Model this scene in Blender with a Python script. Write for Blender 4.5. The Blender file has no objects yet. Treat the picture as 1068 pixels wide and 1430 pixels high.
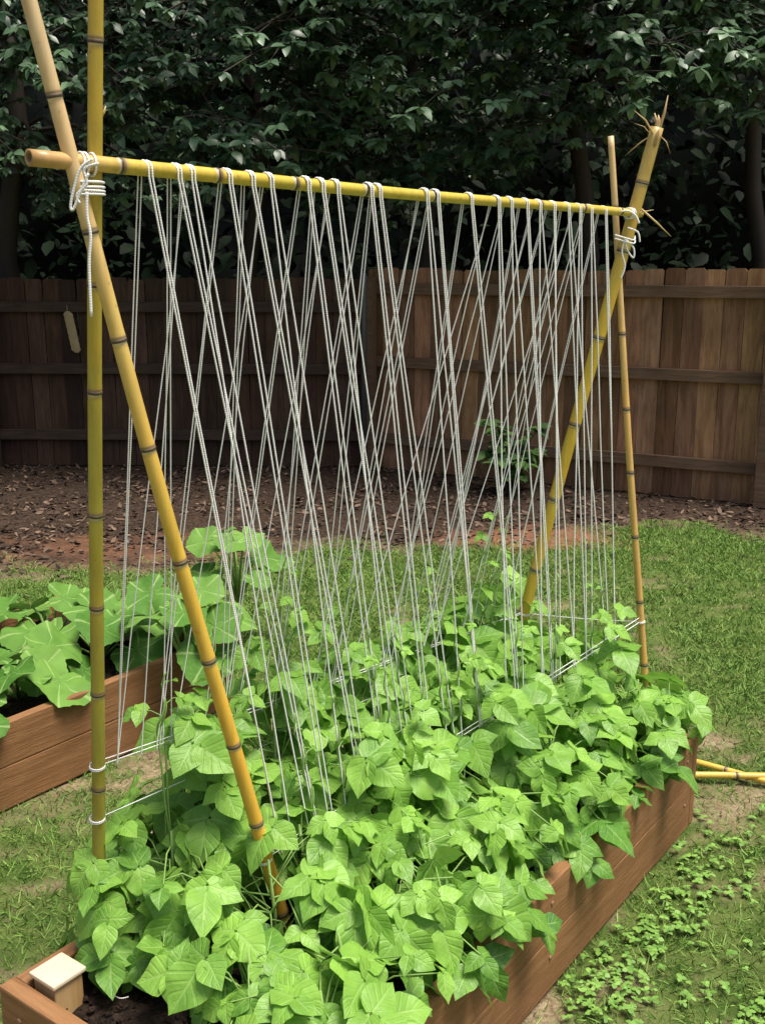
import bpy, bmesh, math, random
import numpy as np
from mathutils import Vector, Matrix, noise
random.seed(4); rng = np.random.default_rng(4)
scene = bpy.context.scene; col = scene.collection
R = math.radians
F = 1450.0; H = 1.65; P = math.atan(340 / F); CP, SP = math.cos(P), math.sin(P)

def at(px, py, Y=None, Z=None):
    dx = (px - 534) / F; dy = (715 - py) / F
    r = Vector((dx, CP + dy * SP, -SP + dy * CP))
    t = Y / r.y if Y is not None else (Z - H) / r.z
    return Vector((0, 0, H)) + r * t
def proj(p):
    d = p.y * CP - (p.z - H) * SP; u = (p.z - H) * CP + p.y * SP
    return 534 + F * p.x / d, 715 - F * u / d

# ------------------------------------------------------------------ camera, light
cam = bpy.data.cameras.new('camera'); co = bpy.data.objects.new('camera', cam); col.objects.link(co)
co.location = (0, 0, H); co.rotation_euler = (math.pi / 2 - P, 0, 0)
cam.sensor_fit = 'VERTICAL'; cam.sensor_height = 24; cam.lens = 24 * F / 1430; cam.clip_start = .05; cam.clip_end = 2000
scene.camera = co
w = bpy.data.worlds.new('World'); scene.world = w; w.use_nodes = True
nt = w.node_tree; sky = nt.nodes.new('ShaderNodeTexSky'); sky.sky_type = 'NISHITA'; sky.sun_disc = False
SD = Vector((.30, -.14, 1)).normalized()
sky.sun_elevation = math.asin(SD.z); sky.sun_rotation = math.atan2(SD.x, SD.y)
sky.air_density = 1.0; sky.dust_density = 6
bg = nt.nodes['Background']; nt.links.new(sky.outputs[0], bg.inputs[0]); bg.inputs[1].default_value = .15
sl = bpy.data.lights.new('sun', 'SUN'); sl.energy = 4.9; sl.angle = R(24); sl.color = (1, .95, .86)
so = bpy.data.objects.new('sun', sl); col.objects.link(so); so.rotation_euler = (-SD).to_track_quat('-Z', 'Y').to_euler()
scene.view_settings.view_transform = 'Standard'; scene.view_settings.look = 'None'; scene.view_settings.exposure = 0

# ------------------------------------------------------------------ node helpers
class NT:
    def __init__(s, name):
        s.m = bpy.data.materials.new(name); s.m.use_nodes = True; s.t = s.m.node_tree
        s.b = s.t.nodes['Principled BSDF']; s.out = s.t.nodes['Material Output']
    def n(s, ty): return s.t.nodes.new(ty)
    def put(s, sock, v):
        if isinstance(v, bpy.types.NodeSocket): s.t.links.new(v, sock)
        elif isinstance(v, (tuple, list)) and len(v) == 3 and sock.type == 'RGBA': sock.default_value = (*v, 1)
        else: sock.default_value = v
    def math(s, op, a, b=0.0, c=None):
        x = s.n('ShaderNodeMath'); x.operation = op; s.put(x.inputs[0], a); s.put(x.inputs[1], b)
        if c is not None: s.put(x.inputs[2], c)
        return x.outputs[0]
    def mix(s, f, a, b, mode='MIX'):
        x = s.n('ShaderNodeMix'); x.data_type = 'RGBA'; x.blend_type = mode
        s.put(x.inputs[0], f); s.put(x.inputs[6], a); s.put(x.inputs[7], b); return x.outputs[2]
    def ss(s, v, a, b):
        x = s.n('ShaderNodeMapRange'); x.interpolation_type = 'SMOOTHSTEP'; x.clamp = True
        s.put(x.inputs[0], v); x.inputs[1].default_value = a; x.inputs[2].default_value = b; return x.outputs[0]
    def coord(s, kind='Object', scale=(1, 1, 1)):
        c = s.n('ShaderNodeTexCoord'); m = s.n('ShaderNodeMapping'); m.inputs['Scale'].default_value = scale
        s.t.links.new(c.outputs[kind], m.inputs[0]); return m.outputs[0]
    def noise(s, vec, scale, det=4, rough=.55, dist=0):
        x = s.n('ShaderNodeTexNoise'); s.put(x.inputs['Vector'], vec); x.inputs['Scale'].default_value = scale
        x.inputs['Detail'].default_value = det; x.inputs['Roughness'].default_value = rough; x.inputs['Distortion'].default_value = dist
        return x.outputs[0]
    def attr(s, name):
        x = s.n('ShaderNodeAttribute'); x.attribute_name = name; return x
    def sep(s, c):
        x = s.n('ShaderNodeSeparateColor'); s.put(x.inputs[0], c); return x.outputs
    def bump(s, h, strength, dist):
        x = s.n('ShaderNodeBump'); s.put(x.inputs['Height'], h); x.inputs['Strength'].default_value = strength
        x.inputs['Distance'].default_value = dist; s.t.links.new(x.outputs[0], s.b.inputs['Normal']); return x.outputs[0]
    def col(s, c): s.put(s.b.inputs['Base Color'], c)
    def set(s, rough=.7, spec=.3, metal=0):
        s.put(s.b.inputs['Roughness'], rough); s.b.inputs['Specular IOR Level'].default_value = spec; s.b.inputs['Metallic'].default_value = metal
    def translucent(s, c, f):
        t = s.n('ShaderNodeBsdfTranslucent'); s.put(t.inputs[0], c); x = s.n('ShaderNodeMixShader'); x.inputs[0].default_value = f
        s.t.links.new(s.b.outputs[0], x.inputs[1]); s.t.links.new(t.outputs[0], x.inputs[2]); s.t.links.new(x.outputs[0], s.out.inputs[0])

def leaf_mat(name, dark, light, vein, tr=.25, rough=.5, spec=.35, nv=5.0, kind='bean', veinf=.55, bumpd=.003):
    s = NT(name); a = s.attr('lc'); o = s.sep(a.outputs['Color']); u, v, r = o[0], o[1], o[2]
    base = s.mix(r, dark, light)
    if kind in ('bean', 'squash'):
        au = s.math('ABSOLUTE', u)
        if kind == 'bean':
            ph = s.math('SUBTRACT', s.math('MULTIPLY', v, nv), s.math('MULTIPLY', s.math('POWER', au, .85), 1.5))
            sn = s.math('SINE', s.math('MULTIPLY', ph, 6.2832)); lat = s.ss(sn, .93, 1.0)
            mid = s.ss(au, .06, .012); ve = s.math('MAXIMUM', mid, s.math('MULTIPLY', lat, .38))
            puff = s.math('MULTIPLY', s.math('MAXIMUM', s.ss(sn, .3, 1.0), s.ss(au, .2, 0.0)), -1.0)
        else:
            cs = s.math('COSINE', s.math('MULTIPLY', u, math.pi * 5)); ve = s.math('MAXIMUM', s.ss(cs, .955, .99), 0.0); puff = s.math('MULTIPLY', s.ss(cs, .6, 1.0), -1.0)
        nn = s.noise(s.coord('Object'), 70, 2)
        big = s.noise(s.coord('Object'), 12, 1)
        base = s.mix(s.math('MULTIPLY', s.ss(nn, .35, .75), .3), base, light)
        base = s.mix(s.math('MULTIPLY', s.ss(big, .45, .75), .4), base, dark)
        c = s.mix(s.math('MULTIPLY', ve, veinf), base, vein)
        s.bump(s.math('ADD', s.math('MULTIPLY', puff, .5), nn), .5, bumpd)
    else:
        c = base
    s.col(c); s.set(rough, spec)
    if tr > 0: s.translucent(s.mix(.4, c, light), tr)
    return s.m

M = {}
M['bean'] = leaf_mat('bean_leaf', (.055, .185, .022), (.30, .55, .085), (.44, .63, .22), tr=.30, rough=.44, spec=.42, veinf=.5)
M['squash'] = leaf_mat('squash_leaf', (.06, .17, .022), (.17, .33, .06), (.34, .48, .17), tr=.18, kind='squash', rough=.65, spec=.2, veinf=.6)
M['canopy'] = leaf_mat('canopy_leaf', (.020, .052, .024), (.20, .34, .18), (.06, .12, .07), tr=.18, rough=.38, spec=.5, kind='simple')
M['woods'] = leaf_mat('woods_leaf', (.005, .011, .005), (.017, .034, .016), (.01, .02, .01), tr=0, rough=.6, spec=.15, kind='simple')  # leaf colours kept near black in place of canopy shade
M['shrub'] = leaf_mat('shrub_leaf', (.03, .08, .02), (.18, .34, .08), (.12, .25, .08), tr=.2, rough=.5, kind='simple')
M['grass'] = leaf_mat('grass_blade', (.06, .145, .020), (.25, .38, .085), (.15, .26, .07), tr=0, rough=.6, spec=.2, kind='simple')
M['clover'] = leaf_mat('clover_leaf', (.09, .20, .03), (.20, .36, .07), (.2, .36, .1), tr=0, rough=.55, kind='simple')

def stem_mat(name, c):
    s = NT(name); n_ = s.noise(s.coord(), 40); s.col(s.mix(n_, tuple(x * .6 for x in c), c)); s.set(.6); return s.m
M['stem'] = stem_mat('green_stem', (.28, .46, .12))
M['bark'] = stem_mat('bark', (.055, .043, .034))
M['hull'] = stem_mat('woods_shade', (.006, .010, .006))  # backing surface coloured near black to stand in for deep woodland shade

def wood_mat(name, c1, c2, c3=None, scale=(2, 30, 30), rough=.65, vc=False, bs=.4):
    s = NT(name); v = s.coord('Object', scale); n1 = s.noise(v, 1.5, 6, .65, .6); n2 = s.noise(v, 6, 5, .7)
    c = s.mix(s.ss(n1, .3, .7), c1, c2)
    c = s.mix(s.math('MULTIPLY', s.ss(n2, .5, .75), .5), c, c3 or c1)
    big = s.noise(s.coord(), 2.2, 4); c = s.mix(s.math('MULTIPLY', s.ss(big, .4, .7), .35), c, tuple(x * .5 for x in c1))
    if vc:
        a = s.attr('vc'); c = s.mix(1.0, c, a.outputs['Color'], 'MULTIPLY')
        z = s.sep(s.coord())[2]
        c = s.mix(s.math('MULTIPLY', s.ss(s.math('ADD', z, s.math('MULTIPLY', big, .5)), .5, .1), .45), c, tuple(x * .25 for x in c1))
    s.col(c); s.set(rough, .3); s.bump(s.math('ADD', n1, n2), bs, .004); return s.m
M['board'] = wood_mat('brown_composite_board', (.22, .105, .042), (.33, .170, .075), (.14, .065, .030), (3, 40, 40), .6, bs=.5)
M['post'] = wood_mat('tan_post_wood', (.42, .25, .10), (.55, .36, .17), (.3, .17, .07), (30, 30, 2))
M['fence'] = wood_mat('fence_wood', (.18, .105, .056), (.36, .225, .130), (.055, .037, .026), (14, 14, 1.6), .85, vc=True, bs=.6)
M['rail'] = wood_mat('fence_rail_wood', (.12, .072, .042), (.21, .130, .078), (.055, .036, .025), (2, 25, 25), .85)
M['rail_shaded'] = wood_mat('shaded_rail_wood', (.042, .028, .019), (.08, .053, .036), (.024, .017, .012), (2, 25, 25), .85)  # rail wood darkened in colour to stand in for tree shade

def simple(name, c, rough=.6, spec=.3, metal=0, sc=30, var=.35):
    s = NT(name); n_ = s.noise(s.coord(), sc); s.col(s.mix(n_, tuple(x * (1 - var) for x in c), c)); s.set(rough, spec, metal)
    s.bump(n_, .2, .002); return s.m
M['cap'] = simple('cream_cap', (.76, .63, .45), .5, var=.2)
M['screw'] = simple('screw_head', (.32, .18, .11), .4)
M['steel'] = simple('grey_galvanised', (.14, .15, .16), .5, .5, .5)
M['strip'] = simple('pale_tan_strip', (.42, .33, .17), .6)

s = NT('bamboo'); a = s.attr('vc'); v = s.coord('Object', (60, 60, 3)); n1 = s.noise(v, 1.2, 5, .65)
n2 = s.noise(s.coord(), 9, 3); n3 = s.noise(s.coord(), 60, 4, .7)
c = s.mix(s.math('MULTIPLY', s.ss(n1, .35, .75), .5), a.outputs['Color'], s.mix(1.0, a.outputs['Color'], (.66, .55, .38), 'MULTIPLY'))
c = s.mix(s.math('MULTIPLY', s.ss(n2, .45, .75), .4), c, s.mix(1.0, a.outputs['Color'], (1.25, 1.05, .8), 'MULTIPLY'))
c = s.mix(s.math('MULTIPLY', s.ss(n3, .62, .75), .5), c, (.16, .10, .045))
s.col(c); s.set(.36, .45); s.bump(n1, .15, .002); M['bamboo'] = s.m

s = NT('white_twine'); a = s.attr('vc'); o = s.sep(a.outputs['Color'])
wv = s.math('SINE', s.math('MULTIPLY', o[0], 1500.0)); c = s.mix(s.ss(wv, -.9, .9), (.66, .66, .65), (.92, .92, .90)); s.col(c); s.set(.8, .2)
M['twine'] = s.m

s = NT('lawn_ground'); a = s.attr('vc'); o = s.sep(a.outputs['Color']); gr, li, cl = o[0], o[1], o[2]
v = s.coord(); f1 = s.noise(v, 60, 6, .7); f2 = s.noise(v, 9, 5, .65); f3 = s.noise(v, 200, 3)
base = s.mix(s.ss(f1, .35, .65), (.17, .125, .07), (.40, .32, .20))
g = s.mix(s.ss(f2, .3, .7), (.055, .10, .02), (.14, .18, .05))
c = s.mix(s.ss(s.math('ADD', gr, s.math('MULTIPLY', s.math('SUBTRACT', f1, .5), 1.2)), .3, .8), base, g)
lit = s.mix(s.ss(f1, .4, .65), (.028, .019, .014), (.10, .066, .045)); c = s.mix(li, c, lit)
clay = s.mix(s.ss(f2, .3, .7), (.17, .08, .045), (.30, .15, .085)); c = s.mix(cl, c, clay)
s.col(c); s.set(.95, .1); s.bump(s.math('ADD', f1, s.math('MULTIPLY', f3, .5)), .8, .015); M['ground'] = s.m

s = NT('dark_soil'); v = s.coord(); f1 = s.noise(v, 45, 7, .75); f2 = s.noise(v, 160, 4)
s.col(s.mix(s.ss(f1, .35, .7), (.014, .010, .008), (.07, .045, .032))); s.set(.95, .15); s.bump(s.math('ADD', f1, f2), 1, .012); M['soil'] = s.m
s = NT('dead_leaves'); a = s.attr('lc'); o = s.sep(a.outputs['Color']); s.col(s.mix(o[2], (.028, .019, .015), (.22, .15, .105))); s.set(.85, .15); M['litter'] = s.m

# ------------------------------------------------------------------ object helpers
def tag(o, label=None, cat=None, group=None, kind=None):
    if label: o['label'] = label
    if cat: o['category'] = cat
    if group: o['group'] = group
    if kind: o['kind'] = kind
    return o
def empty(name, loc, label, cat, group=None):
    o = bpy.data.objects.new(name, None); col.objects.link(o); o.location = loc; o.empty_display_size = .1
    return tag(o, label, cat, group)
def link(o, parent):
    col.objects.link(o)
    if parent is not None:
        o.parent = parent; q = parent; chain = Matrix.Identity(4)
        while q is not None:
            chain = q.matrix_parent_inverse @ q.matrix_basis @ chain if q.parent else q.matrix_basis @ chain; q = q.parent
        o.matrix_parent_inverse = chain.inverted()
    return o
def mk(name, V, Fc, mats, parent=None, attr=None, aname='lc', smooth=True, fm=None):
    me = bpy.data.meshes.new(name)
    V = np.asarray(V, dtype=float); me.from_pydata(V.tolist(), [], Fc.tolist() if isinstance(Fc, np.ndarray) else Fc)
    for m in (mats if isinstance(mats, list) else [mats]): me.materials.append(m)
    if attr is not None:
        A = me.attributes.new(aname, 'FLOAT_COLOR', 'POINT'); A.data.foreach_set('color', np.asarray(attr, dtype=np.float32).ravel())
    if smooth: me.polygons.foreach_set('use_smooth', [True] * len(me.polygons))
    if fm is not None: me.polygons.foreach_set('material_index', fm)
    me.update()
    return link(bpy.data.objects.new(name, me), parent)
class Geo:
    def __init__(s): s.V = []; s.F = []; s.A = []; s.n = 0
    def add(s, V, Fc, A=None):
        V = np.asarray(V, float).reshape(-1, 3)
        for f in (Fc.tolist() if isinstance(Fc, np.ndarray) else Fc): s.F.append([i + s.n for i in f])
        s.V.append(V); s.A.append(np.asarray(A, float).reshape(-1, 4) if A is not None else np.ones((len(V), 4))); s.n += len(V)
    def tube(s, pts, rad, sides=6, cap=True, colf=None):
        pts = [Vector(p) for p in pts]; n = len(pts); rad = rad if hasattr(rad, '__len__') else [rad] * n
        t0 = (pts[1] - pts[0]).normalized(); u = t0.orthogonal().normalized(); V = []; A = []; L = 0
        for i, p in enumerate(pts):
            t = (pts[min(i + 1, n - 1)] - pts[max(i - 1, 0)])
            t = t.normalized() if t.length > 1e-9 else t0
            u = (u - t * u.dot(t)); u = u.normalized() if u.length > 1e-6 else t.orthogonal().normalized()
            b = t.cross(u)
            if i: L += (p - pts[i - 1]).length
            cc = colf(i, L) if colf else (L, 0, 0, 1)
            for k in range(sides):
                a_ = 2 * math.pi * k / sides; V.append(p + (u * math.cos(a_) + b * math.sin(a_)) * rad[i]); A.append(cc)
        Fc = [[i * sides + k, i * sides + (k + 1) % sides, (i + 1) * sides + (k + 1) % sides, (i + 1) * sides + k] for i in range(n - 1) for k in range(sides)]
        if cap: Fc.append(list(range(sides))[::-1]); Fc.append([(n - 1) * sides + k for k in range(sides)])
        s.add([tuple(v_) for v_ in V], Fc, A)
    def build(s, name, mats, parent=None, aname='vc', smooth=True):
        return mk(name, np.concatenate(s.V), s.F, mats, parent, np.concatenate(s.A), aname, smooth)
def nrm(A): return A / np.maximum(np.linalg.norm(A, axis=-1, keepdims=True), 1e-9)

def leafcloud(T, Fc, UV, O, D, N, L, wid=None, curl=None, fold=None, rnd=None, wave=.03):
    n = len(O); O, D, N = map(lambda a_: np.asarray(a_, float), (O, D, N)); L = np.asarray(L, float).reshape(n, 1)
    D = nrm(D); N = nrm(N - D * (N * D).sum(1, keepdims=True)); S = np.cross(D, N)
    wid = np.ones((n, 1)) if wid is None else np.asarray(wid).reshape(n, 1)
    curl = np.full((n, 1), .2) if curl is None else np.asarray(curl).reshape(n, 1)
    fold = np.full((n, 1), .2) if fold is None else np.asarray(fold).reshape(n, 1)
    rnd = rng.random(n) if rnd is None else np.asarray(rnd)
    ph = rng.random((n, 1)) * 6.28; ben = rng.normal(0, .10, (n, 1))
    x = T[None, :, 0] * wid + ben * T[None, :, 1] ** 2; y = T[None, :, 1] + np.zeros((n, 1))
    z = np.abs(T[None, :, 0]) * fold - curl * y * np.abs(y) + wave * np.sin(T[None, :, 1] * 9 + ph + T[None, :, 0] * 3) * np.abs(T[None, :, 0]) * 2
    V = O[:, None] + (x * L)[..., None] * S[:, None] + (y * L)[..., None] * D[:, None] + (z * L)[..., None] * N[:, None]
    k = len(T); FF = (np.asarray(Fc)[None] + (np.arange(n) * k)[:, None, None]).reshape(-1, len(Fc[0]))
    A = np.zeros((n, k, 4)); A[..., 0] = UV[None, :, 0]; A[..., 1] = UV[None, :, 1]; A[..., 2] = rnd[:, None]; A[..., 3] = 1
    return V.reshape(-1, 3), FF, A.reshape(-1, 4)

def strip_template(ts, ws, cols, heart=0.0):
    T = []; UV = []
    for t, w_ in zip(ts, ws):
        for c_ in cols:
            T.append((c_ * w_, t - heart * abs(c_) * max(0, 1 - t * 4), 0)); UV.append((c_, t))
    nc = len(cols); Fc = [[i * nc + j, i * nc + j + 1, (i + 1) * nc + j + 1, (i + 1) * nc + j] for i in range(len(ts) - 1) for j in range(nc - 1)]
    return np.array(T), Fc, np.array(UV)
BEAN = strip_template([0, .04, .11, .2, .33, .48, .62, .75, .86, .94, 1], [.10, .27, .40, .455, .475, .42, .32, .21, .115, .045, .004], [-1, -.66, -.33, 0, .33, .66, 1], .12)
OVAL = strip_template([0, .25, .6, 1], [.03, .19, .2, .01], [-1, 0, 1])
ROUND = strip_template([0, .2, .5, .8, 1], [.03, .19, .25, .15, .01], [-1, 0, 1])
BLADE = strip_template([0, .5, 1], [.03, .026, .003], [-1, 1])
def squash_template():
    T = [(0, .12, 0)]; UV = [(0, 0)]; na = 41
    for r_ in (.3, .6, .82, 1.0):
        for k in range(na):
            th = -math.pi * .985 + 2 * math.pi * .985 * k / (na - 1)
            rad = .50 * (.945 + .055 * math.cos(5 * th)) * (1 - .5 * max(0, (abs(th) - 2.75) / .39)) * (1 + .02 * math.cos(th * 20) * (r_ > .9))
            q = rad * r_
            zz = .05 * r_ * r_ - .03 * r_ * max(0, math.cos(5 * th))
            T.append((q * math.sin(th), q * math.cos(th) + .12, zz)); UV.append((th / math.pi, r_))
    quads = []
    for i in range(3):
        for k in range(na - 1):
            a0 = 1 + i * na + k; quads.append([a0, a0 + 1, a0 + 1 + na, a0 + na])
    for k in range(0, na - 2, 2): quads.append([0, 3 + k, 2 + k, 1 + k])
    return np.array(T), quads, np.array(UV)
SQ = squash_template()

# ------------------------------------------------------------------ raised bed frames
U = Vector((.808, -.589, 0)).normalized(); Vv = Vector((.589, .808, 0)).normalized()
C0 = Vector((-.728, 1.796, 0)); BW, BL, BH = .715, 1.83, .285
AV = math.atan2(Vv.y, Vv.x); AU = math.atan2(U.y, U.x)
def bp(u, v, z=0, C=C0): return C + U * u + Vv * v + Vector((0, 0, z))
def box_obj(name, size, center, rz, mat, parent, bev=.004, tilt=(0, 0)):
    bm = bmesh.new(); bmesh.ops.create_cube(bm, size=1); bmesh.ops.scale(bm, vec=size, verts=bm.verts)
    if bev: bmesh.ops.bevel(bm, geom=bm.edges[:], offset=bev, segments=2, affect='EDGES', profile=.6)
    me = bpy.data.meshes.new(name); bm.to_mesh(me); bm.free(); me.materials.append(mat)
    o = bpy.data.objects.new(name, me); o.location = center; o.rotation_euler = (tilt[0], tilt[1], rz); return link(o, parent)
def cyl_obj(name, r_, d_, center, axis, mat, parent):
    g_ = Geo(); a_ = Vector(axis).normalized(); g_.tube([Vector(center), Vector(center) + a_ * d_ * .6, Vector(center) + a_ * d_], [r_, r_, r_ * .7], 12)
    return g_.build(name, mat, parent)
def raised_bed(C, W, L, label, posts, group=None):
    root = empty('raised_bed', C, label, 'raised bed'); th = .036; hb = BH / 2 - .002
    for k in range(2):
        z = hb / 2 + k * (BH / 2)
        for side in (0, 1):
            u = th / 2 if side == 0 else W - th / 2
            box_obj('side_board', (L, th, hb), bp(u, L / 2, z, C), AV, M['board'], root)
            v = -th / 2 - .001 if side == 0 else L + th / 2 + .001
            box_obj('end_board', (W, th, hb), bp(W / 2, v, z + .0015, C), AU, M['board'], root)
            for vv in (.05, L * .5, L - .05):
                cyl_obj('screw', .006, .003, bp(W if side else 0, vv, z + .02, C), U if side else -U, M['screw'], root)
            for uu in (.06, W - .06):
                cyl_obj('screw', .006, .003, bp(uu, (-th - .001) if side == 0 else L + th + .001, z + .02, C), -Vv if side == 0 else Vv, M['screw'], root)
    for (u, v, cap) in posts:
        p = box_obj('corner_post', (.066, .066, .295 if cap else .26), bp(u, v, .1475 if cap else .13, C), AU, M['post'], root)
        if cap == 1:
            box_obj('post_cap', (.078, .078, .010), bp(u, v, .3015, C), AU, M['cap'], p, .003)
        elif cap == 2:
            c_ = box_obj('post_cap', (.09, .085, .010), bp(u, v, .312, C), AU + .3, M['cap'], p, .003, (.32, -.2))
            c_['label'] = 'tilted torn cream post cap'
    return root
raised_bed(C0, BW, BL, 'brown board raised bed full of climbing bean plants under the bamboo trellis',
           [(.078, .044, 1), (BW - .075, BL - .04, 2), (.075, BL - .05, 1), (BW - .075, .044, 1)])
C1 = Vector((-1.19, 2.93, 0)) + U * (-.95) + Vv * (-1.1)
L1 = 2.1; W1 = .95
raised_bed(C1, W1, L1, 'brown raised bed of broad leaved squash plants at the left, beyond the bean bed',
           [(.084, L1 - .05, 0), (W1 - .08, L1 - .05, 0)])

def soil(C, W, L, z, label, chips):
    nx, ny = 40, 80; th = .038; V = []
    for j in range(ny + 1):
        for i in range(nx + 1):
            p = bp(th + (W - 2 * th) * i / nx, .001 + (L - .002) * j / ny, 0, C)
            h = .018 * noise.noise(p * 9) + .012 * noise.noise(p * 30) + .006 * noise.noise(p * 80)
            V.append((p.x, p.y, z + h))
    Fc = [[j * (nx + 1) + i, j * (nx + 1) + i + 1, (j + 1) * (nx + 1) + i + 1, (j + 1) * (nx + 1) + i] for j in range(ny) for i in range(nx)]
    g_ = Geo(); g_.add(V, Fc)
    for k in range(chips):
        p = bp(random.uniform(.05, W - .05), random.uniform(.01, L * .98), z + .008, C); r_ = random.uniform(.003, .011)
        a_ = Vector((random.gauss(0, 1), random.gauss(0, 1), random.gauss(0, .4))).normalized()
        g_.tube([p - a_ * r_, p, p + a_ * r_], [r_ * .3, r_ * .7, r_ * .25], 5)
    o = g_.build('garden_soil', M['soil'], None, smooth=False); return tag(o, label, 'soil', kind='structure')
soil(C0, BW, BL, .225, 'dark crumbly soil inside the bean bed', 1600)
soil(C1, W1, L1, .215, 'dark soil inside the squash bed', 600)
def inbed(x, y, m=.0):
    for C, W, L in ((C0, BW, BL), (C1, W1, L1)):
        d = Vector((x, y, 0)) - C; u = d.dot(U); v = d.dot(Vv)
        if -m < u < W + m and -.038 - m < v < L + .038 + m: return True
    return False

# ------------------------------------------------------------------ ground
def masks(x, y):
    n1 = noise.noise(Vector((x * 1.3, y * 1.3, .3))); n2 = noise.noise(Vector((x * 4.5, y * 4.5, 7))); n3 = noise.noise(Vector((x * 12, y * 12, 3)))
    edge = 5.85 + .16 * x + .7 * n1 + .35 * n2
    li = min(1, max(0, (y - edge) / .5 + .5 * n3))
    near = max(0, min(1, (4.2 - y) / 1.2))
    g_ = .98 + .45 * n1 + .6 * n2 + .55 * n3 - near * .36
    g_ = max(0, min(1, g_)) * (1 - li)
    cl = max(0, 1 - math.hypot((x - .95) / .75, (y - 6.35) / .4)) * 1.6 + max(0, 1 - math.hypot((x + 1.6) / 1.1, (y - 6.1) / .5)) * .6
    cl = min(.9, max(0, cl + .5 * n2 * (cl > 0)))
    return g_, li, cl
xs = np.concatenate([[-600, -150, -50, -20, -10], np.linspace(-6, 6, 150), [10, 20, 50, 150, 600]])
ys = np.concatenate([[-600, -150, -40, -10, -3], np.linspace(0, 10, 170), [12, 20, 50, 150, 900]])
V = []; A = []
for y in ys:
    for x in xs:
        g_, li, cl = masks(x, y); fine = 1 if abs(x) <= 6 and 0 <= y <= 10 else 0
        V.append((x, y, fine * (.010 * noise.noise(Vector((x * 3, y * 3, 0))) + .006 * noise.noise(Vector((x * 14, y * 14, 0)))) - .008)); A.append((g_, li, cl, 1))
nx = len(xs); Fc = [[j * nx + i, j * nx + i + 1, (j + 1) * nx + i + 1, (j + 1) * nx + i] for j in range(len(ys) - 1) for i in range(nx - 1)]
tag(mk('ground', V, Fc, M['ground'], None, A, 'vc'), 'patchy backyard lawn turning to leaf covered dirt near the fence', 'ground', kind='structure')

pts = []
def scatter(n, x0, x1, y0, y1):
    X = rng.uniform(x0, x1, n); Y = rng.uniform(y0, y1, n)
    for x, y in zip(X, Y):
        if abs(x) > .40 * y + .25: continue
        g_, li, cl = masks(x, y)
        if random.random() < (g_ ** 1.6 * .92 + .08 * (1 - li)) * (1 - cl) and not inbed(x, y): pts.append((x, y))
scatter(140000, -1.9, 2.0, 1.7, 4.2); scatter(165000, -3, 3.2, 4.2, 6.8)
n = len(pts); O = np.array([(x, y, -.01) for x, y in pts]); far = np.clip((O[:, 1] - 2) / 4, 0, 1)
D = np.stack([rng.normal(0, .75, n), rng.normal(0, .75, n), np.full(n, .65)], 1); N = rng.normal(0, 1, (n, 3))
dry = rng.random(n)
V, Fc, A = leafcloud(*BLADE, O, D, N, rng.uniform(.012, .042, n), wid=1.4 + far * .9, curl=rng.uniform(0, .5, n), rnd=np.where(dry > .90, 1.8, dry * .9))
tag(mk('grass', V, Fc, M['grass'], None, A), 'short green grass growing over the lawn', 'grass', kind='stuff')
Os = []; Ds = []; Ns = []; Ls = []
for k in range(2200):
    px, py = random.uniform(780, 1120), random.uniform(1120, 1440)
    c_ = at(px, py, Z=0)
    if random.random() > max(.04, .16 + .8 * noise.noise(Vector((c_.x * 4, c_.y * 4, 9)))): continue
    a_ = random.uniform(0, 6.28); p = c_ + Vector((0, 0, random.uniform(.004, .018)))
    if inbed(p.x, p.y, .02): continue
    sz = random.uniform(.007, .018)
    for q in range(3):
        b_ = a_ + q * 2.09; Os.append(p); Ds.append((math.cos(b_), math.sin(b_), random.uniform(-.1, .3))); Ns.append((random.gauss(0, .2), random.gauss(0, .2), 1)); Ls.append(sz)
V, Fc, A = leafcloud(*ROUND, Os, Ds, Ns, Ls, wid=np.full(len(Os), 1.7))
tag(mk('clover', V, Fc, M['clover'], None, A), 'small clover like weeds in the patchy grass right of the bean bed', 'weeds', kind='stuff')
Os = []
for k in range(40000):
    x = random.uniform(-4.6, 4.6); y = random.uniform(5.0, 9.3)
    if random.random() < masks(x, y)[1] * (.36 + .7 * noise.noise(Vector((x * 2, y * 2, 4)))) + .010: Os.append((x, y, random.uniform(-.006, .008)))
n = len(Os); Ds = np.stack([rng.normal(0, 1, n), rng.normal(0, 1, n), rng.normal(0, .12, n)], 1); Ns = np.stack([rng.normal(0, .3, n), rng.normal(0, .3, n), np.ones(n)], 1)
V, Fc, A = leafcloud(*OVAL, Os, Ds, Ns, rng.uniform(.02, .065, n), wid=rng.uniform(.6, 1.5, n), curl=rng.uniform(-.5, .5, n), rnd=rng.random(n) ** 2.0)
tag(mk('leaf_litter', V, Fc, M['litter'], None, A), 'brown fallen leaves covering the dirt along the fence', 'fallen leaves', kind='stuff')

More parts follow.
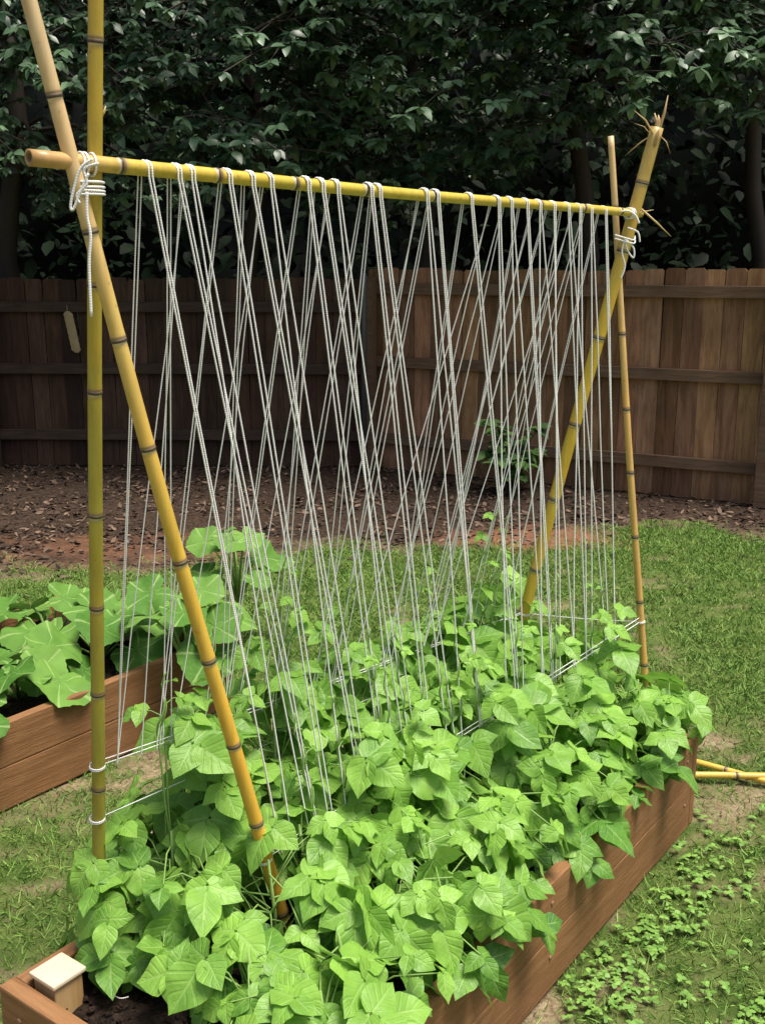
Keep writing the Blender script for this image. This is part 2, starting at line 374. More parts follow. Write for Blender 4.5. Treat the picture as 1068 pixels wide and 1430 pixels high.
# ------------------------------------------------------------------ fences
def fence(P0, P1, h, label, rails, tint, post_s, rm='rail'):
    P0 = Vector(P0); P1 = Vector(P1); root = empty('wooden_fence', P0, label, 'fence'); d = (P1 - P0); L = d.length; d.normalize()
    nrm_ = Vector((d.y, -d.x, 0)); nrm_ = nrm_ if nrm_.y < 0 else -nrm_
    g_ = Geo(); wd = .138; n = int(L / (wd + .004))
    for i in range(n):
        s0 = i * (wd + .004) + random.uniform(-.0015, .0015); hh = h + random.uniform(-.012, .012); e = .016
        off = random.uniform(-.004, .004); tw = random.uniform(-.006, .006)
        o2 = [(s0, 0), (s0 + wd, 0), (s0 + wd + tw, hh - e), (s0 + wd - e + tw, hh), (s0 + e + tw, hh), (s0 + tw, hh - e)]
        V = []
        for dep in (0 + off, -.018 + off):
            for (a_, b_) in o2: p = P0 + d * a_ + nrm_ * dep; V.append((p.x, p.y, b_))
        Fc = [[5, 4, 3, 2, 1, 0], [6, 7, 8, 9, 10, 11]] + [[k, (k + 1) % 6, 6 + (k + 1) % 6, 6 + k] for k in range(6)]
        b = random.uniform(.5, 1.4); gy = random.uniform(0, .25)
        cc = (b * tint[0], b * tint[1] * (random.uniform(.92, 1.05) + gy * .35), b * tint[2] * (random.uniform(.88, 1.1) + gy), 1)
        g_.add(V, Fc, [cc] * 12)
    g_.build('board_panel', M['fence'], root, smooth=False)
    ang = math.atan2(d.y, d.x)
    for z in rails:
        c_ = P0 + d * L / 2 + nrm_ * .026; box_obj('rail', (L, .038, .085), (c_.x, c_.y, z), ang, M[rm], root, .003)
    for s_ in post_s:
        c_ = P0 + d * s_ + nrm_ * .092; box_obj('fence_post', (.09, .09, h - .06), (c_.x, c_.y, (h - .06) / 2), ang, M[rm], root, .004)
    return root
K = Vector((-.12, 8.75, 0))
fence((-8.5, 8.95, 0), K, 1.57, 'dark shaded wooden privacy fence at the left, behind the squash bed', (.27, .83, 1.34), (.26, .23, .22), (.6, 2.9, 5.2), 'rail_shaded')  # shade of the trees is put into the dark board tint and rails
Pr = Vector((2.74, 7.27, 0)); dr = (Pr - K).normalized()
fence(K, K + dr * 7, 1.645, 'reddish brown wooden privacy fence at the right, lit by daylight', (.26, .90, 1.49), (1.15, .98, .80), (.06, (Pr - K).length - .02, 5.9))
g_ = Geo(); c_ = at(509, 655, Y=8.45); g_.tube([(c_.x, 8.45, -.02), (c_.x, 8.45, 1.5), (c_.x, 8.45, 1.6), (c_.x, 8.45, 1.62)], [.024, .024, .028, .01], 14)
tag(g_.build('metal_post', M['steel']), 'slim grey metal post standing at the fence corner', 'post')
g_ = Geo(); V = []; Fc = []; top = at(98, 434, Y=8.80); nn = 14
for i in range(nn + 1):
    t = i / nn; wv = .036 + .003 * (i % 2) - (.020 if i in (0, nn) else 0); cx = top.x + .055 * t; z = top.z - t * .34
    for sx, yy in ((-1, 0), (0, -.014), (1, 0)): V.append((cx + sx * wv, 8.80 + yy - .07, z))
Fc = [[i * 3 + j, i * 3 + j + 1, i * 3 + j + 4, i * 3 + j + 3] for i in range(nn) for j in range(2)]
g_.add(V, Fc); g_.tube([(top.x, 8.73, top.z), (top.x - .01, 8.76, top.z + .05)], .003, 5)
tag(g_.build('hanging_strip', M['strip']), 'pale tan strip hanging on the dark fence', 'garden ornament')

# ------------------------------------------------------------------ trees
def overhang_tree(name, cx, cy, cz, rx, ry, rz, nspray, label, tr=.11, seed=0):
    rr = random.Random(seed); root = empty(name, (cx, cy + .6, 0), label, 'tree', None)
    g_ = Geo(); tx, ty = cx, cy + .6
    pts_ = [(tx + .1 * math.sin(i * 1.3 + seed), ty + .06 * math.cos(i), i * .6 - .05) for i in range(int(cz / .6) + 3)]
    g_.tube(pts_, [tr * (1 - .6 * i / len(pts_)) for i in range(len(pts_))], 10); g_.build('trunk', M['bark'], root)
    lg = Geo(); O = []; D = []; N = []; L = []; rn = []
    for k in range(nspray):
        while True:
            d = Vector((rr.gauss(0, 1), rr.gauss(-.5, 1), rr.gauss(-.1, .8))).normalized()
            q = rr.uniform(.55, 1.10); c_ = Vector((cx + d.x * rx * q, cy + d.y * ry * q, cz + d.z * rz * q))
            if c_.z > 2.0: break
        out = Vector((d.x, d.y, 0)); out = out.normalized() if out.length > .01 else Vector((0, -1, 0))
        ax = (out * .8 + Vector((0, 0, -.35))).normalized(); st = Vector((tx, ty, min(c_.z + .3, cz + rz * .5)))
        mid = (st + c_) * .5 + Vector((0, 0, .25))
        if k % 3 == 0: lg.tube([st, mid, c_ + Vector((0, 0, .05)), c_ + ax * .45], [.03, .018, .010, .005], 6)
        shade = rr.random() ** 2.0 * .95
        for j in range(rr.randint(12, 24)):
            side = Vector((-out.y, out.x, 0))
            p = c_ + ax * (rr.uniform(-.45, .5)) + side * rr.gauss(0, .20) + Vector((0, 0, rr.gauss(0, .08)))
            if rr.random() < .4: lg.tube([c_, (c_ + p) * .5 + Vector((0, 0, .03)), p], .005, 4, False)
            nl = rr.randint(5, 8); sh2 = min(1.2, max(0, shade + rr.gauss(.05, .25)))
            for m_ in range(nl):
                b_ = m_ * 6.283 / nl + rr.uniform(-.3, .3)
                dd = Vector((math.cos(b_), math.sin(b_) - .3, rr.uniform(-.9, .15))); O.append(p); D.append(dd); N.append((rr.gauss(0, .3) + dd.x * .4, rr.gauss(-.6, .3) + dd.y * .3, 1)); L.append(rr.uniform(.06, .13)); rn.append(sh2)
    lg.build('limbs', M['bark'], root)
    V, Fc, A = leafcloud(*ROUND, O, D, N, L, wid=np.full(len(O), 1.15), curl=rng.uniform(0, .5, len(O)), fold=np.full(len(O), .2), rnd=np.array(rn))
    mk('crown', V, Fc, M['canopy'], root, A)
    return root
overhang_tree('broadleaf_tree', -3.4, 9.4, 3.7, 1.7, 1.7, 1.75, 75, 'dark broadleaf tree over the fence at the far left', .12, 1)
overhang_tree('broadleaf_tree', -1.2, 9.4, 3.8, 1.5, 1.8, 1.6, 90, 'dark glossy broadleaf tree behind the left fence, above the near trellis pole', .10, 2)
overhang_tree('broadleaf_tree', .35, 9.5, 3.9, 1.4, 1.9, 1.6, 90, 'broadleaf tree directly behind the fence corner above the middle of the crossbar', .09, 3)
overhang_tree('broadleaf_tree', 1.75, 9.0, 3.75, 1.35, 1.9, 1.5, 95, 'broadleaf tree with drooping branches behind the far trellis poles', .11, 4)
overhang_tree('broadleaf_tree', 3.5, 9.5, 4.3, 1.3, 1.5, 1.4, 60, 'dark broadleaf tree at the far right above the reddish fence', .10, 5)
V = []; A = []; nx_, nz_ = 60, 26
for j in range(nz_ + 1):
    for i in range(nx_ + 1):
        x = -18 + 36 * i / nx_; z = -.1 + 13 * j / nz_; y = 15.5 - .012 * x * x + 1.3 * noise.noise(Vector((x * .5, z * .5, 2))) + .6 * noise.noise(Vector((x * 1.7, z * 1.7, 2))) - .1 * z
        V.append((x, y, z)); A.append((0, 0, 0, 1))
Fc = [[j * (nx_ + 1) + i, j * (nx_ + 1) + i + 1, (j + 1) * (nx_ + 1) + i + 1, (j + 1) * (nx_ + 1) + i] for j in range(nz_) for i in range(nx_)]
nh = len(Fc); n = 20000
O = np.stack([rng.uniform(-12, 12, n), rng.uniform(11.2, 15.2, n), 9 * rng.random(n) ** 1.3], 1)
Dd = np.stack([rng.normal(0, 1, n), rng.normal(0, 1, n), rng.normal(-.4, .6, n)], 1); Nn = np.stack([rng.normal(0, .6, n), rng.normal(-.3, .6, n), np.ones(n)], 1)
V2, F2, A2 = leafcloud(*OVAL, O, Dd, Nn, rng.uniform(.10, .26, n), wid=np.full(n, 1.4))
Vt = np.concatenate([np.array(V), V2]); Ft = Fc + (F2 + len(V)).tolist(); At = np.concatenate([np.array(A), A2])
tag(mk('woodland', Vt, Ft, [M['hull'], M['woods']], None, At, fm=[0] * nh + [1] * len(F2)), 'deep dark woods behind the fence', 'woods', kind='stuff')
sp = at(712, 690, Z=0); root = empty('leafy_shrub', (sp.x, sp.y, 0), 'small leafy green shrub growing in the dirt before the fence, seen through the strings', 'shrub')
g_ = Geo(); O = []; D = []; N = []; L = []
for k in range(14):
    a_ = random.uniform(0, 6.28); le = random.uniform(.1, .28); tip = sp + Vector((math.cos(a_) * le, math.sin(a_) * le, random.uniform(.2, .62)))
    md = (sp + tip) * .5 + Vector((0, 0, .08)); g_.tube([sp, md, tip], [.006, .004, .002], 5)
    for j in range(20):
        t = random.uniform(.2, 1); p = sp.lerp(tip, t) + Vector((0, 0, .16 * (1 - abs(2 * t - 1)))); b_ = random.uniform(0, 6.28)
        O.append(p); D.append((math.cos(b_), math.sin(b_), random.uniform(-.5, .3))); N.append((random.gauss(0, .3), random.gauss(-.3, .3), 1)); L.append(random.uniform(.07, .13))
g_.build('stem', M['bark'], root); V, Fc, A = leafcloud(*OVAL, O, D, N, L, wid=np.full(len(O), 1.4)); mk('foliage', V, Fc, M['shrub'], root, A)

# ------------------------------------------------------------------ trellis
TR = empty('bamboo_trellis', bp(BW / 2, BL / 2, .21), 'tall yellow bamboo bean trellis strung with white twine over the bean bed', 'trellis')
def lerp3(a, b, t): return tuple(a[i] + (b[i] - a[i]) * t for i in range(3))
def bamboo(name, p0, p1, r0, r1, step, cols, ph=0., bend=.006, label=None, parent=TR):
    p0 = Vector(p0); p1 = Vector(p1); L = (p1 - p0).length; d = (p1 - p0).normalized(); sd = d.orthogonal().normalized()
    nd = []; q = ph
    while q < L - .02:
        if q > .02: nd.append(q)
        q += step * random.uniform(.82, 1.18)
    ss_ = []
    for i in range(int(L / .03) + 1):
        x = i * L / int(L / .03)
        if all(abs(x - k) > .016 for k in nd): ss_.append((x, 1.0, 0))
    for k in nd:
        ss_ += [(k - .015, .99, 0), (k - .010, .975, 4), (k - .004, .98, 3), (k - .003, 1.08, 1), (k + .0005, 1.10, 1), (k + .0015, 1.02, 2), (k + .0045, 1.055, 2), (k + .008, 1.03, 4), (k + .015, 1.0, 0)]
    ss_.sort(); pts_ = []; rad = []; cc = []
    for (x, m_, kind) in ss_:
        t = x / L
        pts_.append(p0 + d * x + sd * bend * math.sin(t * math.pi * 2.3 + ph * 9)); rad.append((r0 + (r1 - r0) * t) * m_)
        c_ = cols[-1][1]
        for (ta, ca), (tb, cb) in zip(cols, cols[1:]):
            if ta <= t <= tb: c_ = lerp3(ca, cb, (t - ta) / (tb - ta)); break
        if kind == 1: c_ = (.07, .05, .035)
        elif kind == 2: c_ = (.22, .16, .09)
        elif kind == 3: c_ = lerp3(c_, (.66, .60, .48), .7)
        elif kind == 4: c_ = lerp3(c_, (.35, .22, .08), .3)
        cc.append((*c_, 1))
    pts_ = [pts_[0] + d * .03, pts_[0] + d * .0003] + pts_ + [pts_[-1] - d * .0003, pts_[-1] - d * .03]
    rad = [rad[0] * .5, rad[0] * .6] + rad + [rad[-1] * .6, rad[-1] * .5]
    cc = [(.05, .03, .02, 1), (.25, .17, .08, 1)] + cc + [(.25, .17, .08, 1), (.05, .03, .02, 1)]
    g_ = Geo(); V = []; A = []; u = d.orthogonal().normalized(); b = d.cross(u); sides = 18
    for p, r_, c_ in zip(pts_, rad, cc):
        for k in range(sides):
            a_ = 2 * math.pi * k / sides; V.append(tuple(p + (u * math.cos(a_) + b * math.sin(a_)) * r_)); A.append(c_)
    n = len(pts_); Fc = [[i * sides + k, i * sides + (k + 1) % sides, (i + 1) * sides + (k + 1) % sides, (i + 1) * sides + k] for i in range(n - 1) for k in range(sides)]
    Fc += [list(range(sides))[::-1], [(n - 1) * sides + k for k in range(sides)]]
    g_.add(V, Fc, A); o = g_.build(name, M['bamboo'], parent)
    if label: o['label'] = label
    return o
YEL = (.68, .46, .07); OLV = (.40, .35, .055); TAN = (.68, .50, .26); ORG = (.72, .37, .05)
def extend(a, b, t): return a + (b - a) * t
A0 = at(407, 1335, Z=.20); Ax = at(110, 262, Y=1.72)
B0 = at(137, 1335, Z=.20); Bx = at(134, 240, Y=1.765)
Y0 = at(686, 1022, Z=.20); Yx = at(881, 306, Y=2.97)
T0 = at(905, 1045, Z=.20); Tx = at(858, 300, Y=3.0)
Atop = extend(A0, Ax, 1.38); Btop = extend(B0, Bx, 1.36)
Ytop = extend(Y0, Yx, 1.15); Ttop = extend(T0, Tx, 1.13)
bamboo('pole', A0, Atop, .0148, .0115, .205, [(0, ORG), (.2, (.72, .43, .06)), (.45, YEL), (.64, (.68, .49, .15)), (.74, TAN), (1, (.70, .56, .35))], .12, .005, 'pole bleached pale tan towards its tip')
bamboo('pole', B0, Btop, .0138, .0115, .20, [(0, (.32, .29, .05)), (.5, OLV), (.8, (.50, .38, .06)), (1, (.56, .38, .08))], .05, .003, 'upright olive green pole')
bamboo('pole', Y0, Ytop, .0165, .0175, .225, [(0, YEL), (.7, (.64, .46, .05)), (1, (.56, .41, .14))], .15, .004, 'thick yellow pole with a split frayed top')
bamboo('pole', T0, Ttop, .0115, .0085, .19, [(0, (.62, .36, .11)), (.6, (.64, .42, .14)), (1, TAN)], .1, .004, 'thin orange brown pole')
g_ = Geo(); dY = (Ytop - Y0).normalized()
for (dx_, dz_, le, r_) in ((-.75, .75, .085, .003), (-.15, 1, .055, .006), (.2, 1, .10, .0045), (.02, .9, .05, .007), (-.9, -.7, .085, .0025), (.55, -.9, .06, .002), (-.95, .55, .06, .0015)):
    st = Ytop + Vector((dx_ * .012, random.uniform(-.01, .01), -.02)); e = st + Vector((dx_, random.uniform(-.2, .2), dz_)).normalized() * le
    g_.tube([st - dY * .03, st, (st + e) * .5 + Vector((.004, 0, .006)), e], [r_, r_, r_ * .8, r_ * .2], 6, True, lambda i, L_: (.48, .33, .16, 1))
g_.build('frayed_splinters', M['bamboo'], TR)
def shoot(p, e, r_=.003):
    g_ = Geo(); g_.tube([p, (Vector(p) + Vector(e)) * .5 + Vector((.002, 0, 0)), e], [r_, r_ * .8, r_ * .3], 6, True, lambda i, L_: (.55, .42, .2, 1)); g_.build('side_shoot', M['bamboo'], TR)
for (px, py, ex, ey, Y) in ((140, 165, 148, 148, 1.77), (874, 300, 912, 293, 2.96), (895, 292, 936, 330, 2.96)):
    shoot(at(px, py, Y=Y), at(ex, ey, Y=Y))
BARa = at(118, 229, Y=1.735); BARb = at(880, 298, Y=2.955)
d_ = (BARb - BARa).normalized(); BAR0 = BARa - d_ * ((118 - 38) / F * 1.75 * 1.0)
bb = BARb + d_ * .05
bamboo('crossbar', BAR0, bb, .0130, .0105, .19, [(0, (.46, .28, .11)), (.04, (.58, .38, .15)), (.1, (.60, .45, .07)), (.3, (.58, .47, .06)), (1, (.60, .47, .09))], .16, .003)
def barpoint(px):
    lo, hi = 0., 1.
    for _ in range(40):
        m_ = (lo + hi) / 2
        if proj(BAR0.lerp(bb, m_))[0] < px: lo = m_
        else: hi = m_
    return BAR0.lerp(bb, lo)
def polepoint(a, b, py):
    lo, hi = 0., 1.
    for _ in range(40):
        m_ = (lo + hi) / 2
        if proj(a.lerp(b, m_))[1] > py: lo = m_
        else: hi = m_
    return a.lerp(b, lo)
GA = polepoint(A0, Atop, 1200); GT = polepoint(T0, Ttop, 868); GB = polepoint(B0, Btop, 1070); GY = polepoint(Y0, Ytop, 856)
GB2 = polepoint(B0, Btop, 1143); GY2 = polepoint(Y0, Ytop, 880)
def sagline(a, b, sag=.004, n=14): return [a.lerp(b, i / n) + Vector((0, 0, -sag * math.sin(math.pi * i / n))) for i in range(n + 1)]
for (a, b, off) in ((GA, GT, .0), (GA, GT, .010), (GB, GY, 0), (GB, GY, .010), (GB2, GY2, 0), (GY, GT, 0)):
    g_ = Geo(); o_ = Vector((0, 0, off)); g_.tube(sagline(a + o_, b + o_ * random.uniform(.2, 1.6)), .0012, 6); g_.build('guide_string', M['twine'], TR)
def wraps(c, axis, ra, rb, n, pitch, r_=.0022):
    axis = Vector(axis).normalized(); u = axis.cross(Vector((0, 1, 0))); u = u.normalized() if u.length > .1 else axis.orthogonal().normalized(); b = axis.cross(u)
    g_ = Geo(); pp = []
    for i in range(n * 16 + 1):
        a_ = 2 * math.pi * i / 16; pp.append(Vector(c) + u * ra * math.cos(a_) + b * rb * math.sin(a_) + axis * ((i / 16 - n / 2) * pitch + .001 * math.sin(a_ * .37)))
    g_.tube(pp, r_, 6); return g_
for p, d2, r_ in ((GA, Ax - A0, .0158), (GT, Tx - T0, .0125), (GB, Bx - B0, .0150), (GY, Yx - Y0, .0180), (GB2, Bx - B0, .0152)):
    g_ = wraps(p, d2, r_, r_, 2, .004, .0014); g_.build('string_tie', M['twine'], TR)
cA = (polepoint(A0, Atop, 266) + polepoint(B0, Btop, 262)) * .5
g_ = wraps(cA, (.0, 0, 1), .0255, .034, 4, .0062, .0021)
cb = barpoint(119)
def arc_loop(g_, pts_, r_=.003):
    P_ = [Vector(p) for p in pts_]; out = []
    for i in range(len(P_) - 1):
        a, b = P_[i], P_[i + 1]; a0 = P_[max(i - 1, 0)]; b1 = P_[min(i + 2, len(P_) - 1)]
        for k in range(6):
            t = k / 6; out.append(.5 * ((2 * a) + (b - a0) * t + (2 * a0 - 5 * a + 4 * b - b1) * t * t + (3 * a - a0 - 3 * b + b1) * t ** 3))
    out.append(P_[-1]); g_.tube(out, r_, 6)
bd = (bb - BAR0).normalized()
for s_ in (-.010, -.003, .010):
    c_ = cb + bd * s_; pp = [c_ + Vector((bd.y, -bd.x, 0)) * .0165 * math.cos(a_) + Vector((0, 0, 1)) * .0175 * math.sin(a_) + bd * .003 * math.sin(a_ * .5) for a_ in np.linspace(0, 6.28, 17)]
    g_.tube(pp, .0020, 6, False)
fx = lambda px, py, y_=1.68: at(px, py, Y=y_)
arc_loop(g_, [fx(130, 222), fx(114, 234), fx(104, 262), fx(99, 288), fx(103, 292), fx(112, 270), fx(124, 242)], .0022)
arc_loop(g_, [fx(138, 228), fx(118, 236), fx(122, 256), fx(108, 272), fx(112, 284)], .0022)
arc_loop(g_, [fx(122, 268), fx(122, 300), fx(127, 330), fx(125, 370), fx(128, 442)], .0026)
g_.build('lashing', M['twine'], TR)
g_ = Geo(); fy = lambda px, py: at(px, py, Y=2.90)
arc_loop(g_, [fy(862, 298), fy(874, 294), fy(886, 300), fy(892, 312)], .0025)
for y_ in (0, 5): arc_loop(g_, [fy(858, 328 + y_), fy(868, 331 + y_), fy(884, 335 + y_), at(886, 330 + y_, Y=3.0)], .0022)
arc_loop(g_, [fy(872, 334), fy(884, 346), fy(884, 360), fy(876, 350), fy(872, 336)], .0022)
arc_loop(g_, [fy(872, 334), fy(868, 352), fy(872, 372), fy(866, 390)], .0022)
arc_loop(g_, [fy(876, 318), fy(890, 324), fy(893, 338)], .002)
for s_ in (-.012, -.004, .004):
    c_ = BARb + bd * s_; pp = [c_ + Vector((bd.y, -bd.x, 0)) * .014 * math.cos(a_) + Vector((0, 0, 1)) * .014 * math.sin(a_) for a_ in np.linspace(0, 6.28, 17)]; g_.tube(pp, .002, 6, False)
g_.build('lashing', M['twine'], TR)

side = Vector((bd.y, -bd.x, 0))
if side.dot(U) < 0: side = -side
tops = [202, 243, 262, 314, 346, 372, 424, 444, 465, 512, 524, 590, 605, 652, 690, 708, 730, 748, 768, 788, 804, 820, 840]
strands = []
for i, px in enumerate(tops):
    tp = barpoint(px); s_ = (tp - BARa).length / (BARb - BARa).length
    wbase = (s_ - .05) / .94
    for front in (1, 0):
        G0, G1 = (GA, GT) if front else (GB, GY)
        if front: offs = ((.0, .010), (.035, .05), (-.02, .03))[i % 3]
        else: offs = ((-.03, -.02), (.05, .065), (.0, -.055))[i % 3]
        if px > 680: offs = (offs[0] * 1.3 - .03, offs[1] * 1.3 + (.02 if i % 2 else -.05))
        for j, of in enumerate(offs):
            wv = min(.985, max(.03, wbase * .97 + of + random.uniform(-.006, .006)))
            bt = G0.lerp(G1, wv) + Vector((0, 0, -.006)); c_ = tp + bd * (.0035 * (2 * j - 1) + .002 * front)
            sg = 1 if front else -1; rb_ = .0130 + (.0105 - .0130) * s_ + .0016
            pp = [c_ + side * sg * rb_ * math.cos(a_) + Vector((0, 0, 1)) * rb_ * math.sin(a_) for a_ in (math.pi * .9, math.pi * .7, math.pi * .5, math.pi * .3, math.pi * .1, 0)]
            pp.append(pp[-1] + Vector((0, 0, -.012))); st = pp[-1]
            for t in (.25, .5, .75, 1): pp.append(st.lerp(bt, t) + Vector((random.uniform(-.0018, .0018), random.uniform(-.001, .001), 0)))
            pp += [bt + side * .003 + Vector((0, 0, -.006)), bt + side * -.004 + Vector((0, 0, .002))]
            g_ = Geo(); g_.tube(pp, .0017 if front else .00125, 6); g_.build('string', M['twine'], TR)
            strands.append((bt, st, front, wv))

# ------------------------------------------------------------------ bean plants
SZ = .215
CAMP = Vector((0, 0, H)); QF = polepoint(A0, Atop, 1268); QE = polepoint(A0, Atop, 1222)
def trifol(P_, D_, N_v, L_, O, D, N, L, rn, r_):
    D_ = D_.normalized(); N_v = (N_v - D_ * N_v.dot(D_)).normalized(); S_ = D_.cross(N_v)
    for ang, off, sc in ((0, .25, 1.0), (random.uniform(1.3, 1.75), .05, .9), (-random.uniform(1.3, 1.75), .05, .9)):
        dd = D_ * math.cos(ang) + S_ * math.sin(ang) + N_v * random.uniform(-.35, .1) + Vector((0, 0, -.12))
        O.append(P_ + (D_ * off * L_ if ang == 0 else dd * off * L_)); D.append(dd); nn_ = N_v + Vector((random.gauss(0, .25), random.gauss(0, .25), random.gauss(0, .1)))
        if ang: nn_ += S_ * (.15 if ang > 0 else -.15)
        N.append(nn_); L.append(L_ * sc * random.uniform(.82, 1.12)); rn.append(min(1.1, max(0, r_ + random.gauss(0, .15))))
def segdist(p, a, b):
    ab = b - a; t = max(0, min(1, (p - a).dot(ab) / ab.length_squared)); return (p - (a + ab * t)).length
def bean(u, v, h, rad, nl, label, group=None, lsz=(.046, .090)):
    base = bp(u, v, SZ); root = empty('bean_plant', base, label, 'bean plant', group)
    g_ = Geo(); O = []; D = []; N = []; L = []; rn = []
    top = base + Vector((random.uniform(-.02, .02), random.uniform(-.02, .02), h * .8))
    g_.tube([base + Vector((0, 0, -.02)), base.lerp(top, .5) + Vector((.01, 0, 0)), top], [.005, .004, .003], 6)
    for k in range(nl):
        th = random.uniform(0, 6.28); q = math.sqrt(random.uniform(.02, 1)); rr = rad * q
        hf = 1 - .68 * random.random() ** 1.3
        out = Vector((math.cos(th), math.sin(th), 0)); z = h * (1 - .40 * q * q) * hf
        Pp = base + out * rr + Vector((0, 0, z)); dl = Pp - C0; uu = dl.dot(U); v2 = dl.dot(Vv)
        over = max(0, uu - BW, -uu, v2 - BL)
        if over > 0: Pp.z -= over * .5
        Pp.z = max(Pp.z, .24)
        if segdist(Pp, A0, GA) < .055: continue
        if min(segdist(Pp, q_, q_ + (CAMP - q_) * .28) for q_ in (QF, QE)) < .062: continue
        dro = random.uniform(-.1, .9) + q * .3 + over * 1.5
        Dd_ = (out + Vector((random.gauss(0, .5), random.gauss(-.25, .45), -dro)))
        Nn_ = out * random.uniform(.0, .5) + Vector((random.gauss(0, .32), random.gauss(-.36, .32), 1.0))
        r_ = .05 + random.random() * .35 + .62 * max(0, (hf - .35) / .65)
        sz = random.uniform(*lsz)
        trifol(Pp, Dd_, Nn_, sz, O, D, N, L, rn, r_)
        s0 = base.lerp(top, random.uniform(.1, .9)); g_.tube([s0, s0.lerp(Pp, .5) + Vector((0, 0, .025)), Pp], [.0022, .0018, .0015], 5, False)
    n = len(O)
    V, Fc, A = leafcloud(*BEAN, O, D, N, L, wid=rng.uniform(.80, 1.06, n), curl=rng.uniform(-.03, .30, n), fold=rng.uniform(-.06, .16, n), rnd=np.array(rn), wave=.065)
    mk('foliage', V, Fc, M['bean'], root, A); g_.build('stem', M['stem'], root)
    return root, base, top
plants = []
GRP = 'bean plants growing together in the raised bed'
LB = 'bushy bright green bean plant crowded among its neighbours under the strings'
for r_i, u in enumerate((.10, .34, .56)):
    for v_i in range(10):
        v = .36 + v_i * .150 + random.uniform(-.03, .03)
        hh = (random.uniform(.44, .53), random.uniform(.38, .46), random.uniform(.27, .34))[r_i]
        if v < .55: hh *= .86
        if r_i == 0 and v_i == 0: continue
        plants.append(bean(u + random.uniform(-.02, .02), v, hh, .19, 36 if r_i == 0 else 31, LB, GRP))
plants.append(bean(.10, .31, .34, .19, 36, 'bean plant at the near left edge of the bed beside the upright pole foot'))
plants.append(bean(-.01, .47, .38, .19, 38, 'bean plant leaning out over the left side board, just behind the upright pole'))
plants.append(bean(.05, .22, .24, .14, 18, 'low bean plant closest to the near cream capped corner post'))
plants.append(bean(.24, .32, .30, .16, 28, 'bean plant between the feet of the two near trellis poles'))
plants.append(bean(.45, .20, .24, .17, 30, 'bean plant at the near end of the bed, in front of the slanting pole foot'))
plants.append(bean(.62, .20, .23, .18, 30, 'nearest bean plant, hanging over the near right corner of the bed'))
plants.append(bean(BW - .06, BL - .10, .28, .15, 24, 'bean plant at the far right corner by the torn post cap'))
used = 0
order = list(range(len(strands))); random.shuffle(order)
for si in order:
    bt, st, front, wv = strands[si]
    if used >= 42: break
    if wv > .95 or wv < .06: continue
    best = min(plants, key=lambda q: (q[2] - bt).length)
    if (best[2] - bt).length > .25: continue
    used += 1; frac = random.choice([.10, .14, .18, .22, .26, .30, .36]) * (1 if wv > .25 else .6); root = best[0]
    ax = (st - bt); Ls_ = ax.length; ax.normalize(); uu_ = ax.orthogonal().normalized(); vv_ = ax.cross(uu_)
    pp = [best[2] - Vector((0, 0, .05)), best[2].lerp(bt, .5) + Vector((0, 0, -.03))]; nst = max(6, int(frac * Ls_ / .012))
    for i in range(nst + 1):
        a_ = i * .75; pp.append(bt + ax * (frac * Ls_ * i / nst) + (uu_ * math.cos(a_) + vv_ * math.sin(a_)) * .005)
    g_ = Geo(); g_.tube(pp, [.0022 if i < len(pp) * .7 else .0015 for i in range(len(pp))], 5)
    O = []; D = []; N = []; L = []; rn = []; i = 0
    while i < nst:
        Pp = pp[2 + i]; th = random.uniform(0, 6.28); o_ = Vector((math.cos(th), math.sin(th), .25)); tt = i / nst; sz = (.075 * (1 - tt) ** 1.3 + .015) * random.uniform(.8, 1.1)
        e = Pp + o_ * (.06 * (1 - tt) + .010); g_.tube([Pp, (Pp + e) * .5 + Vector((0, 0, .006)), e], .0012, 4, False)
        trifol(e, o_ + Vector((0, 0, -.5)), Vector((random.gauss(0, .3), -.4, 1)), sz, O, D, N, L, rn, .55 + .4 * tt); i += random.randint(4, 8)
    g_.build('vine', M['stem'], root); n = len(O)
    V, Fc, A = leafcloud(*BEAN, O, D, N, L, wid=rng.uniform(.8, 1, n), curl=rng.uniform(.0, .3, n), fold=rng.uniform(.0, .3, n), rnd=np.array(rn), wave=.05)
    mk('vine_foliage', V, Fc, M['bean'], root, A)

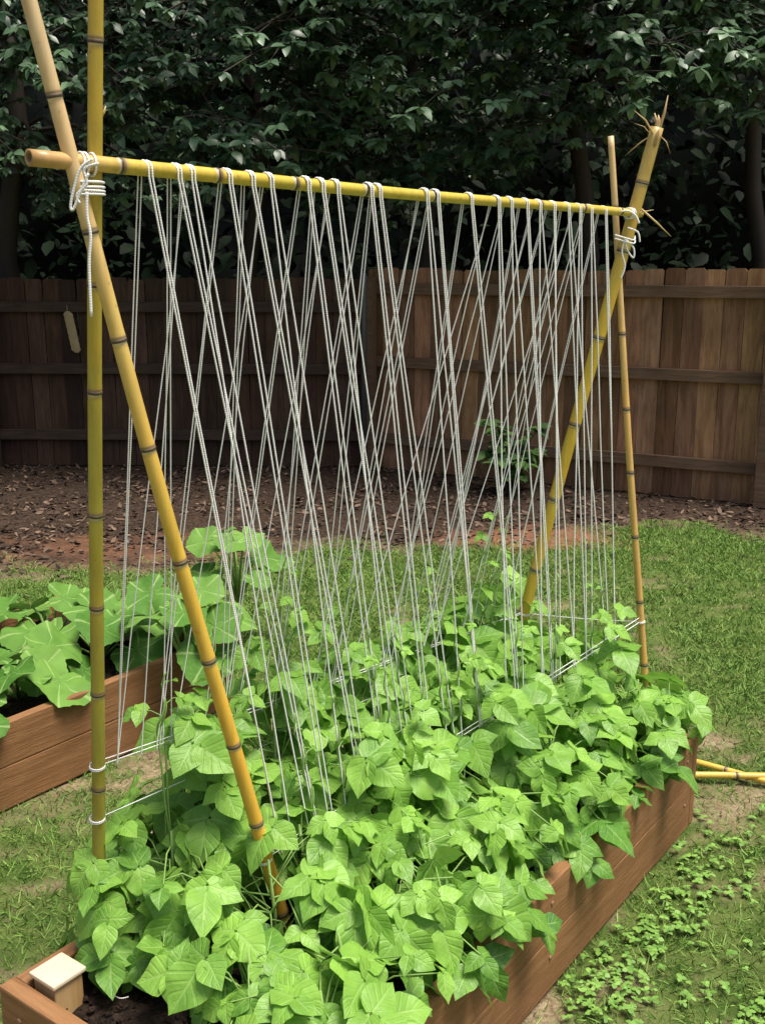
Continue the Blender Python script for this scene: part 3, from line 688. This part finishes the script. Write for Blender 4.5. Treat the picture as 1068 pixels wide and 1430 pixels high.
# ------------------------------------------------------------------ squash plants
def squash(px, py, Z, n_, rad, h, label, lsz=(.15, .23)):
    c_ = at(px, py, Z=Z); root = empty('squash_plant', (c_.x, c_.y, .215), label, 'squash plant'); base = Vector((c_.x, c_.y, .215))
    g_ = Geo(); O = []; D = []; N = []; L = []; rn = []
    for k in range(n_):
        th = k * 2.4 + random.uniform(-.4, .4); q = math.sqrt((k + .5) / n_); out = Vector((math.cos(th), math.sin(th), 0))
        Pp = base + out * rad * q + Vector((0, 0, h * (1.15 - .55 * q) * random.uniform(.5, 1.15)))
        O.append(Pp); D.append(out + Vector((random.gauss(0, .4), random.gauss(-.2, .4), -.1 - .5 * q * random.random()))); N.append(out * .4 + Vector((random.gauss(.05, .3), random.gauss(-.5, .3), 1))); L.append(random.uniform(*lsz)); rn.append(random.random())
        g_.tube([base, base.lerp(Pp, .5) + Vector((0, 0, .04)), Pp - Vector((0, 0, .004))], [.007, .005, .004], 6)
    n = len(O); V, Fc, A = leafcloud(*SQ, O, D, N, L, curl=rng.uniform(.05, .3, n), fold=rng.uniform(-.12, .16, n), rnd=np.array(rn), wave=.08)
    mk('foliage', V, Fc, M['squash'], root, A); g_.build('stem', M['stem'], root)
squash(25, 945, .30, 10, .24, .17, 'squash plant at the left edge of the photo with broad pale veined leaves')
squash(-60, 985, .30, 10, .24, .18, 'squash plant cut by the left edge of the photo, nearest of the squash plants')
squash(70, 872, .30, 10, .22, .20, 'squash plant at the back of the squash bed, covering its far corner')
squash(140, 890, .30, 8, .20, .18, 'squash plant in the middle of the squash bed, left of the upright pole')
squash(205, 868, .30, 9, .19, .22, 'squash plant at the back of the squash bed just right of the upright pole')
squash(265, 912, .30, 11, .18, .36, 'squash plant with the tallest leaves, behind the strings and slanting pole')
squash(335, 905, .0, 9, .17, .34, 'squash plant spilling past the end of the squash bed behind the beans', (.13, .19))

# ------------------------------------------------------------------ canes on the grass
for (a_, b_, z0, z1, lab) in (((922, 1084), (1240, 1081), .012, .036, 'straight yellow bamboo cane lying on the grass, the lower one where two cross'),
                    ((926, 1054), (1240, 1133), .012, .012, 'yellow bamboo cane lying on the grass, slanting down under the other cane')):
    p0 = at(*a_, Z=z0); p1 = at(*b_, Z=z1)
    o = bamboo('bamboo_cane', p0, p1, .0115, .0095, .17, [(0, (.70, .48, .09)), (1, (.66, .46, .08))], .07, .003, None, None)
    tag(o, lab, 'bamboo cane')
g_ = Geo(); arc_loop(g_, [at(150, 1375, Z=.28), at(158, 1388, Z=.255), at(168, 1394, Z=.245), at(180, 1392, Z=.242)], .0011)
tag(g_.build('twine_scrap', M['twine']), 'short loose end of white twine on the soil by the near post cap', 'string')
